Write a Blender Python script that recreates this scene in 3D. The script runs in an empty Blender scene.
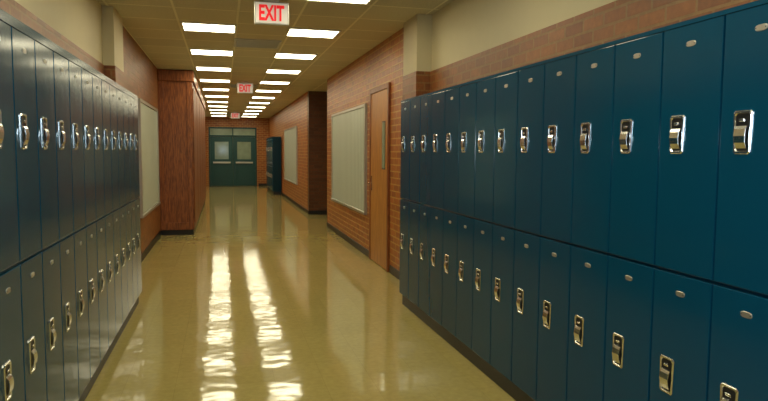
import bpy, bmesh, math, random
from mathutils import Vector, Matrix
random.seed(4)
S = bpy.context.scene
S.view_settings.view_transform = 'Standard'
S.view_settings.look = 'None'
S.view_settings.exposure = 0.0
COL = S.collection

# ------------------------------------------------------------------ materials
def mat(name):
    m = bpy.data.materials.new(name); m.use_nodes = True
    nt = m.node_tree; b = nt.nodes['Principled BSDF']
    return m, nt, b
def simple(name, col, rough=0.5, metal=0.0, noise=0.12, nscale=8.0, bump=0.0, coat=0.0, bscale=None, spec=0.5):
    m, nt, b = mat(name)
    tc = nt.nodes.new('ShaderNodeTexCoord'); n = nt.nodes.new('ShaderNodeTexNoise')
    n.inputs['Scale'].default_value = nscale; n.inputs['Detail'].default_value = 3
    nt.links.new(tc.outputs['Object'], n.inputs['Vector'])
    r = nt.nodes.new('ShaderNodeMix'); r.data_type = 'RGBA'
    r.inputs[6].default_value = (*[c*(1-noise) for c in col], 1); r.inputs[7].default_value = (*[min(1, c*(1+noise)) for c in col], 1)
    nt.links.new(n.outputs['Fac'], r.inputs[0]); nt.links.new(r.outputs[2], b.inputs['Base Color'])
    b.inputs['Roughness'].default_value = rough; b.inputs['Metallic'].default_value = metal
    b.inputs['Coat Weight'].default_value = coat; b.inputs['Specular IOR Level'].default_value = spec
    if bump:
        n2 = n
        if bscale:
            n2 = nt.nodes.new('ShaderNodeTexNoise'); n2.inputs['Scale'].default_value = bscale
            nt.links.new(tc.outputs['Object'], n2.inputs['Vector'])
        bp = nt.nodes.new('ShaderNodeBump'); bp.inputs['Strength'].default_value = bump; bp.inputs['Distance'].default_value = 0.01
        nt.links.new(n2.outputs['Fac'], bp.inputs['Height']); nt.links.new(bp.outputs['Normal'], b.inputs['Normal'])
    return m
def emis(name, col, strength):
    m, nt, b = mat(name)
    b.inputs['Base Color'].default_value = (*col, 1)
    b.inputs['Emission Color'].default_value = (*col, 1); b.inputs['Emission Strength'].default_value = strength
    return m
def brick(name, c1, c2, mortar, w=0.203, h=0.0775, rough=0.4):
    m, nt, b = mat(name); N = nt.nodes; L = nt.links
    tc = N.new('ShaderNodeTexCoord'); sp = N.new('ShaderNodeSeparateXYZ'); L.new(tc.outputs['Object'], sp.inputs[0])
    ad = N.new('ShaderNodeMath'); ad.operation = 'ADD'; L.new(sp.outputs[0], ad.inputs[0]); L.new(sp.outputs[1], ad.inputs[1])
    cb = N.new('ShaderNodeCombineXYZ'); L.new(ad.outputs[0], cb.inputs[0]); L.new(sp.outputs[2], cb.inputs[1])
    bk = N.new('ShaderNodeTexBrick'); L.new(cb.outputs[0], bk.inputs['Vector'])
    bk.inputs['Color1'].default_value = (*c1, 1); bk.inputs['Color2'].default_value = (*c2, 1); bk.inputs['Mortar'].default_value = (*mortar, 1)
    bk.inputs['Scale'].default_value = 1; bk.inputs['Mortar Size'].default_value = 0.008; bk.inputs['Mortar Smooth'].default_value = 0.15
    bk.inputs['Brick Width'].default_value = w; bk.inputs['Row Height'].default_value = h
    n = N.new('ShaderNodeTexNoise'); n.inputs['Scale'].default_value = 30; L.new(tc.outputs['Object'], n.inputs['Vector'])
    mx = N.new('ShaderNodeMix'); mx.data_type = 'RGBA'; mx.blend_type = 'OVERLAY'; mx.inputs[0].default_value = 0.35
    L.new(bk.outputs['Color'], mx.inputs[6]); L.new(n.outputs['Fac'], mx.inputs[7]); L.new(mx.outputs[2], b.inputs['Base Color'])
    bp = N.new('ShaderNodeBump'); bp.invert = True; bp.inputs['Strength'].default_value = 0.6; bp.inputs['Distance'].default_value = 0.008
    L.new(bk.outputs['Fac'], bp.inputs['Height']); L.new(bp.outputs['Normal'], b.inputs['Normal'])
    b.inputs['Roughness'].default_value = rough
    return m
def wood(name, c1, c2, rough=0.4, sc=(14, 14, 1.2)):
    m, nt, b = mat(name); N = nt.nodes; L = nt.links
    tc = N.new('ShaderNodeTexCoord'); mp = N.new('ShaderNodeMapping'); mp.inputs['Scale'].default_value = sc
    L.new(tc.outputs['Object'], mp.inputs[0])
    n = N.new('ShaderNodeTexNoise'); n.inputs['Scale'].default_value = 3; n.inputs['Detail'].default_value = 6; n.inputs['Distortion'].default_value = 0.6
    L.new(mp.outputs[0], n.inputs['Vector'])
    cr = N.new('ShaderNodeValToRGB'); cr.color_ramp.elements[0].position = 0.38; cr.color_ramp.elements[1].position = 0.62
    cr.color_ramp.elements[0].color = (*c1, 1); cr.color_ramp.elements[1].color = (*c2, 1)
    L.new(n.outputs['Fac'], cr.inputs[0]); L.new(cr.outputs[0], b.inputs['Base Color'])
    b.inputs['Roughness'].default_value = rough
    return m

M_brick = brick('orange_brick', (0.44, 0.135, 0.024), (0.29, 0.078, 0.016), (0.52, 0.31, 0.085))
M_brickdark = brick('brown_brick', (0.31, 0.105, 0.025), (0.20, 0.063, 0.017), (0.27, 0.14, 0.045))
M_brickshade = brick('brown_brick_painted_shade', (0.15, 0.050, 0.014), (0.10, 0.032, 0.010), (0.11, 0.055, 0.02))  # brown brick with the side corridor's shade put into its colour
M_cream = simple('cream_paint', (0.64, 0.56, 0.35), 0.55, noise=0.03)
M_black = simple('black_rubber', (0.012, 0.012, 0.012), 0.4)
M_teal = simple('teal_enamel', (0.003, 0.062, 0.120), 0.15, noise=0.06, nscale=2.0, bump=0.10, bscale=5.0, spec=0.25)
M_tealshade = simple('teal_enamel_gap_shade', (0.002, 0.028, 0.050), 0.3, noise=0.06, spec=0.25)  # same teal as the doors, darkened to paint in the gap shade
M_chrome = simple('chrome', (0.82, 0.83, 0.82), 0.20, 1.0, noise=0.05, nscale=40)
M_darkmetal = simple('dark_recess', (0.03, 0.03, 0.03), 0.4, 0.6)
M_alu = simple('brushed_aluminium', (0.55, 0.54, 0.48), 0.35, 0.8, noise=0.05)
M_wood = wood('red_oak_veneer', (0.15, 0.042, 0.012), (0.33, 0.105, 0.027), sc=(22, 22, 2.2))
M_door = wood('honey_oak_door', (0.38, 0.15, 0.03), (0.55, 0.25, 0.055))
M_white = simple('white_enamel', (0.7, 0.7, 0.66), 0.4, noise=0.02)
M_farteal = simple('teal_door_paint', (0.010, 0.070, 0.070), 0.35, noise=0.06)
M_glass = simple('dim_wired_glass', (0.28, 0.36, 0.26), 0.1, noise=0.3, nscale=4)
M_light = emis('fluorescent_diffuser', (1.0, 0.91, 0.62), 12.5)
M_signface = emis('exit_sign_face', (0.75, 0.72, 0.66), 0.2)
M_red = emis('exit_red', (0.80, 0.015, 0.02), 0.5)

def ribbed():
    m, nt, b = mat('ribbed_panel'); N = nt.nodes; L = nt.links
    tc = N.new('ShaderNodeTexCoord'); sp = N.new('ShaderNodeSeparateXYZ'); L.new(tc.outputs['Object'], sp.inputs[0])
    w = N.new('ShaderNodeMath'); w.operation = 'MULTIPLY'; w.inputs[1].default_value = 60; L.new(sp.outputs[0], w.inputs[0])
    s = N.new('ShaderNodeMath'); s.operation = 'SINE'; L.new(w.outputs[0], s.inputs[0])
    cr = N.new('ShaderNodeMapRange'); cr.inputs[1].default_value = -1; cr.inputs[2].default_value = 1
    L.new(s.outputs[0], cr.inputs[0])
    mx = N.new('ShaderNodeMix'); mx.data_type = 'RGBA'; mx.inputs[6].default_value = (0.38, 0.43, 0.36, 1); mx.inputs[7].default_value = (0.62, 0.68, 0.58, 1)
    L.new(cr.outputs[0], mx.inputs[0]); L.new(mx.outputs[2], b.inputs['Base Color']); b.inputs['Roughness'].default_value = 0.4
    return m
M_rib = ribbed()

def floor_mat():
    m, nt, b = mat('waxed_vinyl_tile'); N = nt.nodes; L = nt.links
    tc = N.new('ShaderNodeTexCoord')
    bk = N.new('ShaderNodeTexBrick'); bk.offset = 0; L.new(tc.outputs['Object'], bk.inputs['Vector'])
    bk.inputs['Scale'].default_value = 1; bk.inputs['Brick Width'].default_value = 0.305; bk.inputs['Row Height'].default_value = 0.305
    bk.inputs['Mortar Size'].default_value = 0.0015; bk.inputs['Mortar Smooth'].default_value = 0.5
    bk.inputs['Color1'].default_value = (0.46, 0.375, 0.130, 1); bk.inputs['Color2'].default_value = (0.43, 0.35, 0.120, 1); bk.inputs['Mortar'].default_value = (0.35, 0.28, 0.10, 1)
    n = N.new('ShaderNodeTexNoise'); n.inputs['Scale'].default_value = 25; n.inputs['Detail'].default_value = 4; L.new(tc.outputs['Object'], n.inputs['Vector'])
    mx = N.new('ShaderNodeMix'); mx.data_type = 'RGBA'; mx.blend_type = 'OVERLAY'; mx.inputs[0].default_value = 0.2
    L.new(bk.outputs['Color'], mx.inputs[6]); L.new(n.outputs['Fac'], mx.inputs[7]); L.new(mx.outputs[2], b.inputs['Base Color'])
    n2 = N.new('ShaderNodeTexNoise'); n2.inputs['Scale'].default_value = 6.0; n2.inputs['Detail'].default_value = 1.0; L.new(tc.outputs['Object'], n2.inputs['Vector'])
    bp = N.new('ShaderNodeBump'); bp.inputs['Strength'].default_value = 0.09; bp.inputs['Distance'].default_value = 0.02
    L.new(n2.outputs['Fac'], bp.inputs['Height']); L.new(bp.outputs['Normal'], b.inputs['Normal'])
    b.inputs['Roughness'].default_value = 0.075; b.inputs['Specular IOR Level'].default_value = 0.6
    return m
M_floor = floor_mat()
LZ = 7.42
def ceil_mat():
    m, nt, b = mat('acoustic_tile_grid'); N = nt.nodes; L = nt.links
    tc = N.new('ShaderNodeTexCoord'); mp = N.new('ShaderNodeMapping')
    mp.inputs['Location'].default_value = (0.14+0.305, -LZ+0.305+0.61*12, 0); L.new(tc.outputs['Object'], mp.inputs[0])
    bk = N.new('ShaderNodeTexBrick'); bk.offset = 0; L.new(mp.outputs[0], bk.inputs['Vector'])
    bk.inputs['Scale'].default_value = 1; bk.inputs['Brick Width'].default_value = 0.61; bk.inputs['Row Height'].default_value = 0.61
    bk.inputs['Mortar Size'].default_value = 0.012; bk.inputs['Mortar Smooth'].default_value = 0.1
    bk.inputs['Color1'].default_value = (0.66, 0.60, 0.43, 1); bk.inputs['Color2'].default_value = (0.60, 0.55, 0.40, 1); bk.inputs['Mortar'].default_value = (0.85, 0.79, 0.58, 1)
    n = N.new('ShaderNodeTexNoise'); n.inputs['Scale'].default_value = 60; n.inputs['Detail'].default_value = 4; L.new(tc.outputs['Object'], n.inputs['Vector'])
    mx = N.new('ShaderNodeMix'); mx.data_type = 'RGBA'; mx.blend_type = 'OVERLAY'; mx.inputs[0].default_value = 0.4
    L.new(bk.outputs['Color'], mx.inputs[6]); L.new(n.outputs['Fac'], mx.inputs[7]); L.new(mx.outputs[2], b.inputs['Base Color'])
    b.inputs['Roughness'].default_value = 0.9
    return m
M_ceil = ceil_mat()

# ------------------------------------------------------------------ mesh helper
class MB:
    def __init__(s): s.bm = bmesh.new(); s.mats = []
    def mi(s, m):
        if m not in s.mats: s.mats.append(m)
        return s.mats.index(m)
    def box(s, x0, x1, y0, y1, z0, z1, m, bevel=0.0, seg=1):
        g = bmesh.ops.create_cube(s.bm, size=1.0)
        vs = g['verts']
        for v in vs:
            v.co = Vector(((x0+x1)/2+v.co.x*(x1-x0), (y0+y1)/2+v.co.y*(y1-y0), (z0+z1)/2+v.co.z*(z1-z0)))
        fs = set(f for v in vs for f in v.link_faces); i = s.mi(m)
        for f in fs: f.material_index = i
        if bevel:
            es = set(e for v in vs for e in v.link_edges)
            r = bmesh.ops.bevel(s.bm, geom=list(es), offset=bevel, segments=seg, affect='EDGES', profile=0.5)
            for f in r['faces']: f.material_index = i
        return s
    def loft(s, rings, m, close=True):
        i = s.mi(m); R = [[s.bm.verts.new(p) for p in r] for r in rings]; n = len(R[0])
        for a, b in zip(R, R[1:]):
            for k in range(n):
                f = s.bm.faces.new((a[k], a[(k+1) % n], b[(k+1) % n], b[k])); f.material_index = i
        if close:
            f = s.bm.faces.new(R[-1]); f.material_index = i
        return s
    def mesh(s, name):
        bmesh.ops.recalc_face_normals(s.bm, faces=s.bm.faces)
        me = bpy.data.meshes.new(name); s.bm.to_mesh(me); s.bm.free()
        for m in s.mats: me.materials.append(m)
        return me
    def obj(s, name, parent=None, loc=(0, 0, 0)):
        o = bpy.data.objects.new(name, s.mesh(name)); COL.objects.link(o); o.location = loc
        if parent: o.parent = parent
        return o
def struct(o): o['kind'] = 'structure'; return o
def empty(name, loc, label, cat, group=None, rz=0.0):
    e = bpy.data.objects.new(name, None); COL.objects.link(e); e.location = loc; e.rotation_euler[2] = rz
    e.empty_display_size = 0.1
    e['label'] = label; e['category'] = cat
    if group: e['group'] = group
    return e
def add(name, me, parent, loc=(0, 0, 0)):
    o = bpy.data.objects.new(name, me); COL.objects.link(o); o.parent = parent; o.location = loc; return o

EYE = 1.468; CEIL = 2.85; YB = -3.5; YF = 27.0
XR = 1.96; XL = -1.06; BT = 2.285
# ------------------------------------------------------------------ shell
struct(MB().box(-1.3, 5.0, YB, YF+0.2, -0.1, 0, M_floor).obj('floor'))
struct(MB().box(-1.3, 5.0, YB, YF+0.2, CEIL, CEIL+0.1, M_ceil).obj('ceiling'))
w = MB()
w.box(2.05, 2.25, YB, 6.13, 0, BT, M_brickdark); w.box(2.06, 2.25, YB, 6.13, BT, CEIL, M_cream)
w.box(1.90, 2.25, 6.13, 6.62, 0, BT, M_brickdark); w.box(1.905, 2.25, 6.13, 6.62, BT, CEIL, M_cream)
w.box(XR, 2.25, 6.62, 12.1, 0, CEIL, M_brick)
w.box(2.25, 5.0, 11.9, 12.1, 0, CEIL, M_brickshade)
w.box(4.8, 5.0, 12.1, 14.5, 0, CEIL, M_brickshade)
struct(w.obj('wall_right'))
w = MB(); w.box(1.92, 5.0, 14.5, 14.7, 0, CEIL, M_brickshade); w.box(1.915, 2.25, 14.70, YF, 0, CEIL, M_brick)
struct(w.obj('wall_right_rear'))
w = MB()
w.box(-1.3, -1.10, YB, 6.62, 0, BT, M_brickdark); w.box(-1.3, -1.11, YB, 6.62, BT, CEIL, M_cream)
w.box(-1.3, -1.0, 6.62, 7.2, 0, BT, M_brickdark); w.box(-1.3, -1.005, 6.62, 7.2, BT, CEIL, M_cream)
w.box(-1.3, XL, 7.2, YF, 0, CEIL, M_brickdark)
struct(w.obj('wall_left'))
struct(MB().box(-1.3, 2.25, YB-0.2, YB, 0, CEIL, M_cream).obj('wall_back'))
DX0, DX1, DTOP = -0.56, 1.38, 2.45
w = MB(); w.box(XL, DX0, YF, YF+0.2, 0, CEIL, M_brick); w.box(DX1, 1.915, YF, YF+0.2, 0, CEIL, M_brick); w.box(DX0, DX1, YF, YF+0.2, DTOP, CEIL, M_brick)
struct(w.obj('wall_front'))
def base(name, x0, x1, y0, y1): struct(MB().box(x0, x1, y0, y1, 0, 0.10, M_black, 0.003).obj(name))
base('baseboard_right', XR-0.012, XR, 8.40, 12.1)
base('baseboard_right.001', XR-0.012, XR, 6.63, 7.30)
base('baseboard_right.002', 1.903, 1.915, 14.5, 21.3)
base('baseboard_right.003', 1.92, 4.8, 14.488, 14.5)
base('baseboard_left', XL, XL+0.012, 7.2, 11.38)
base('baseboard_left.001', XL, XL+0.012, 19.1, YF)
base('baseboard_front', DX1+0.07, 1.90, YF-0.012, YF)
# ------------------------------------------------------------------ lockers
W = 0.305; T0 = 0.11; TIER = 0.915; TOP = T0+2*TIER
def door_mesh():
    return MB().box(-W/2+0.004, W/2-0.004, -0.013, 0.0, 0.006, TIER-0.006, M_teal, 0.003, 2).mesh('door')
def body_mesh(D, cap):
    b = MB(); b.box(-W/2, W/2, 0.0, D, T0, TOP, M_tealshade)
    b.box(-W/2, W/2, -0.014, 0.0, TOP-0.004, TOP+cap, M_teal)
    b.box(-W/2, W/2, 0.0, D, TOP, TOP+cap, M_teal)
    return b.mesh('body')
def base_mesh(D): return MB().box(-W/2, W/2, 0.02, D, 0, T0, M_black).mesh('base')
def latch_mesh():
    b = MB()
    def ring(w, h, y, k=0.88, c=0.007, dz=0):
        wt, wb = w/2, w/2*k; h2 = h/2
        return [(-wt+c, y, h2+dz), (wt-c, y, h2+dz), (wt, y, h2-c+dz), (wb, y, -h2+c+dz), (wb-c, y, -h2+dz), (-wb+c, y, -h2+dz), (-wb, y, -h2+c+dz), (-wt, y, h2-c+dz)]
    b.loft([ring(.078, .142, 0), ring(.078, .142, -.003), ring(.072, .136, -.006), ring(.063, .126, -.006), ring(.059, .120, -.002)], M_chrome, False)
    b.loft([ring(.060, .122, -.002), ring(.055, .116, -.001)], M_darkmetal, True)
    prof = [(-.002, .022), (-.008, .020), (-.014, .010), (-.017, -.012), (-.014, -.034), (-.006, -.052)]
    rings = []
    for y, z in prof:
        hw = 0.023 - 0.002*abs(z)/0.04
        rings.append([(-hw, y, z), (hw, y, z), (hw, y+0.003, z-0.001), (-hw, y+0.003, z-0.001)])
    b.loft(rings, M_chrome, True)
    b.box(-.012, .012, -.009, -.001, .034, .044, M_chrome, .002)
    return b.mesh('latch')
def plate_mesh():
    b = MB(); n = 20
    def r(a, c, y): return [(a*math.copysign(abs(math.cos(t))**0.7, math.cos(t)), y, c*math.copysign(abs(math.sin(t))**0.7, math.sin(t))) for t in [2*math.pi*k/n for k in range(n)]]
    b.loft([r(.024, .0105, 0), r(.024, .0105, -.0015), r(.022, .009, -.003)], M_alu, True)
    b.box(-.020, -.017, -.0042, -.002, -.0015, .0015, M_darkmetal); b.box(.017, .020, -.0042, -.002, -.0015, .0015, M_darkmetal)
    return b.mesh('number_plate')
ME_door, ME_latch, ME_plate = door_mesh(), latch_mesh(), plate_mesh()
def first_locker(D, loc, rz, label, group, cap):
    root = empty('locker', loc, label, 'locker', group, rz)
    add('body', body_mesh(D, cap), root); add('base', base_mesh(D), root)
    for t in (0, 1):
        d = add('door', ME_door, root, (0, 0, T0+TIER*t))
        l = add('latch', ME_latch, d, (-W/2+0.33*W, -0.013, 0.515)); l['label'] = 'chrome recessed latch handle'
        p = add('number_plate', ME_plate, d, (0.0, -0.013, TIER-0.075)); p['label'] = 'small silver oval number plate'
    return root
def copy_tree(src, loc):
    n = src.copy(); COL.objects.link(n); n.location = loc
    def rec(s, d):
        for c in s.children:
            k = c.copy(); COL.objects.link(k); k.parent = d; rec(c, k)
    rec(src, n)
    return n
def bank(x, yend, n, D, rz, label, group, cap=0.012):
    f = first_locker(D, (x, yend-W/2, 0), rz, label, group, cap)
    for k in range(1, n): copy_tree(f, (x, yend-W/2-k*W, 0))
bank(1.65, 5.76, 15, 0.39, -math.pi/2, 'tall dark teal two-tier metal locker against brick wall', 'teal lockers along the wide row')
bank(-0.785, 6.36, 15, 0.305, math.pi/2, 'glossy dark green-teal two-tier metal locker, warm reflections', 'teal lockers along the facing row', 0.035)
bank(1.62, 24.4, 10, 0.28, -math.pi/2, 'distant dark teal metal locker near double doors', 'teal lockers near the double doors')

# ------------------------------------------------------------------ ceiling lights
fr = MB(); h = 0.295; g = 0.235
for a in ((-h, h, -g, -g+.02), (-h, h, g-.02, g), (-h, -h+.02, -g+.02, g-.02), (h-.02, h, -g+.02, g-.02)): fr.box(*a, -0.014, 0, M_white, 0.002)
ME_fr = fr.mesh('frame')
ME_df = MB().box(-h+.02, h-.02, -g+.02, g-.02, -0.010, -0.001, M_light).mesh('diffuser')
L0 = None
for k in range(-4, 11):
    for x in (-0.13, 1.03):
        loc = (x, LZ+1.83*k, CEIL)
        if L0 is None:
            L0 = empty('ceiling_light', loc, 'recessed rectangular fluorescent ceiling light, lit, white diffuser', 'ceiling light', 'ceiling lights in two rows')
            add('frame', ME_fr, L0); add('diffuser', ME_df, L0)
        else: copy_tree(L0, loc)

def vent_me():
    b = MB(); h = 0.29
    for a in ((-h, h, -h, -h+.03), (-h, h, h-.03, h), (-h, -h+.03, -h+.03, h-.03), (h-.03, h, -h+.03, h-.03)): b.box(*a, -0.016, 0, M_alu, 0.002)
    b.box(-h+.03, h-.03, -h+.03, h-.03, -.003, 0, M_darkmetal)
    return b.mesh('frame')
def slat_me():
    b = MB()
    for i in range(8):
        y = -0.22+i*0.063; b.box(-.26, .26, y-.010, y+.022, -.013, -.003, M_alu)
    return b.mesh('louvre')
vf, vs = vent_me(), slat_me()
for y in (LZ+0.915, LZ+0.915+1.83*3):
    v = empty('air_vent', (0.445, y, CEIL), 'square grey louvred air vent in the tiled ceiling', 'air vent', 'ceiling air vents')
    add('frame', vf, v); add('louvre', vs, v)

# ------------------------------------------------------------------ exit signs
def text_mesh(body, size, ext, m):
    c = bpy.data.curves.new('t', 'FONT'); c.body = body; c.size = size; c.extrude = ext; c.align_x = 'CENTER'; c.align_y = 'CENTER'; c.offset = 0.006*size/0.2
    o = bpy.data.objects.new('t', c); COL.objects.link(o); bpy.context.view_layer.update()
    me = bpy.data.meshes.new_from_object(o.evaluated_get(bpy.context.evaluated_depsgraph_get()))
    bpy.data.objects.remove(o)
    me.materials.clear(); me.materials.append(m)
    xs = [v.co.x for v in me.vertices]; ys = [v.co.y for v in me.vertices]
    cx, cy = (min(xs)+max(xs))/2, (min(ys)+max(ys))/2
    for v in me.vertices: v.co.x -= cx; v.co.y -= cy
    return me, max(xs)-min(xs), max(ys)-min(ys)
me_t, tw, th = text_mesh('EXIT', 0.2, 0.002, M_red)
me_t.name = 'lettering'
for v in me_t.vertices:
    v.co = Vector((v.co.x*0.225/tw, -v.co.z, v.co.y*0.140/th))
hb = MB().box(-.155, .155, -.025, .025, -.205, 0, M_alu, .004, 2).mesh('housing')
hf = MB().box(-.143, .143, -.028, -.0245, -.193, -.012, M_signface, .001).mesh('face')
hc = MB().box(-.07, .07, -.035, .035, 0, .030, M_white, .003).mesh('canopy')
for i, y in enumerate((5.90, 12.95, 23.0)):
    e = empty('exit_sign', (0.445, y, CEIL-0.030), 'ceiling-hung white exit sign with red EXIT letters', 'exit sign', 'exit signs along the corridor')
    add('housing', hb, e); add('face', hf, e); add('canopy', hc, e); add('lettering', me_t, e, (0, -.030, -.1025))

# ------------------------------------------------------------------ boards
def board(loc, width, rz, label):
    e = empty('display_board', loc, label, 'notice board', None, rz); hw = width/2; H = 1.56
    f = MB()
    f.box(-hw, hw, -.035, 0, H-.04, H, M_alu, .003); f.box(-hw, hw, -.045, 0, 0, .04, M_alu, .003)
    f.box(-hw, -hw+.04, -.035, 0, .04, H-.04, M_alu, .003); f.box(hw-.04, hw, -.035, 0, .04, H-.04, M_alu, .003)
    f.obj('frame', e)
    p = MB(); n = int((width-.08)/0.1); s = (width-.08)/n
    for i in range(n):
        x = -hw+.04+i*s
        p.box(x, x+s, -.018, -.002, .04, H-.04, M_rib, .004)
    p.obj('panel', e)
board((XR, 10.0, 0.58), 2.8, -math.pi/2, 'pale grey-green ribbed board in metal frame on brick wall')
board((XL, 9.85, 0.58), 2.3, math.pi/2, 'pale ribbed board in metal frame beside wooden enclosure')
board((1.915, 18.4, 0.58), 3.4, -math.pi/2, 'distant pale framed board before the far lockers')

# ------------------------------------------------------------------ right wooden door
def classroom_door():
    e = empty('door_1', (XR, 7.84, 0), 'honey oak classroom door in brown frame in brick wall', 'door', None, -math.pi/2)
    e['kind'] = 'structure'
    MB().box(-.50, -.44, -.03, .0, 0, 2.30, M_wood, .003).box(.44, .50, -.03, 0, 0, 2.30, M_wood, .003).box(-.44, .44, -.03, 0, 2.24, 2.30, M_wood, .003).obj('frame', e)
    MB().box(-.435, .435, -.022, -.002, .01, 2.235, M_door, .003).obj('leaf', e)
    MB().box(-.40, -.35, -.028, -.022, .95, 1.15, M_chrome, .002).box(-.385, -.365, -.07, -.028, 1.04, 1.06, M_chrome, .002).box(-.385, -.27, -.075, -.06, 1.04, 1.06, M_chrome, .004).obj('handle', e)
    MB().box(.18, .34, -.026, -.0215, 1.25, 1.85, M_darkmetal, .002).box(.195, .325, -.028, -.0255, 1.27, 1.83, M_glass).obj('vision_window', e)
classroom_door()

# ------------------------------------------------------------------ wooden enclosure
e = empty('wood_enclosure', (-0.78, 15.2, 0), 'reddish oak full-height built-in cupboard on black plinth', 'cupboard')
b = MB(); b.box(-.28, .28, -3.8, 3.8, .09, CEIL-.12, M_wood)
b.box(-.275, .275, -3.812, -3.8, .10, .22, M_wood, .002)
for x0, x1 in ((-.275, -.19), (.19, .275)): b.box(x0, x1, -3.812, -3.8, .22, CEIL-.2, M_wood, .002)
b.obj('body', e)
MB().box(-.28, .31, -3.84, 3.8, CEIL-.20, CEIL-.01, M_wood, .01).obj('cornice', e)
MB().box(-.28, .26, -3.78, 3.78, 0, .09, M_black).obj('base', e)
for i in range(5):
    y = -3.05+i*1.5
    d = MB().box(.283, .297, y-.70, y+.70, .22, 2.54, M_wood, .004).obj('panel', e)

# ------------------------------------------------------------------ far double door
e = empty('door_2', ((DX0+DX1)/2, YF, 0), 'teal metal double doors with glazed panels and transom', 'door'); e['kind'] = 'structure'
hw = (DX1-DX0)/2
MB().box(-hw, -hw+.06, -.03, .1, 0, DTOP, M_farteal, .003).box(hw-.06, hw, -.03, .1, 0, DTOP, M_farteal, .003).box(-hw+.06, hw-.06, -.03, .1, DTOP-.06, DTOP, M_farteal, .003).box(-hw+.06, hw-.06, -.03, .1, 2.06, 2.12, M_farteal, .003).box(-.02, .02, -.03, .1, 2.12, DTOP-.06, M_farteal).obj('frame', e)
MB().box(-hw+.06, hw-.06, .03, .05, 2.12, DTOP-.06, M_glass).obj('transom', e)
lw = hw-.06
for s in (-1, 1):
    c = s*lw/2; f = MB(); a, d = c-lw/2+.004, c+lw/2-.004
    f.box(a, a+.17, 0, .045, .01, 2.055, M_farteal, .003); f.box(d-.17, d, 0, .045, .01, 2.055, M_farteal, .003)
    f.box(a+.17, d-.17, 0, .045, .01, 1.12, M_farteal, .003); f.box(a+.17, d-.17, 0, .045, 1.85, 2.055, M_farteal, .003)
    leaf = f.obj('leaf', e)
    MB().box(a+.17, d-.17, .018, .028, 1.12, 1.85, M_glass).obj('window_pane', leaf)
    MB().box(a+.10, d-.10, -.07, -.045, .95, 1.02, M_alu, .008, 2).box(a+.10, a+.14, -.05, 0, .95, 1.02, M_alu).box(d-.14, d-.10, -.05, 0, .95, 1.02, M_alu).obj('push_bar', leaf)
struct(MB().box(-1.3, 2.25, YF+1.5, YF+1.6, 0, CEIL, M_cream).obj('wall_vestibule'))

# ------------------------------------------------------------------ world, flash, camera
wd = bpy.data.worlds.new('w'); S.world = wd; wd.use_nodes = True
wd.node_tree.nodes['Background'].inputs[0].default_value = (0.9, 0.85, 0.7, 1); wd.node_tree.nodes['Background'].inputs[1].default_value = 0.05
fl = bpy.data.lights.new('flash', 'AREA'); fl.energy = 18; fl.size = 0.08; fl.color = (0.68, 0.86, 1.0)
fo = bpy.data.objects.new('flash', fl); COL.objects.link(fo); fo.location = (0.03, -0.05, 1.56)
cam = bpy.data.cameras.new('camera'); co = bpy.data.objects.new('camera', cam); COL.objects.link(co)
cam.sensor_width = 36; cam.lens = 29.4; cam.clip_start = 0.05; cam.clip_end = 100
q = (Matrix.Rotation(math.radians(-14.4), 4, 'Z') @ Matrix.Rotation(math.radians(90-4.42), 4, 'X') @ Matrix.Rotation(math.radians(0.4), 4, 'Z'))
co.matrix_world = Matrix.Translation((0, 0, EYE)) @ q
fo.rotation_euler = (math.radians(82), 0, math.radians(-42))
S.camera = co
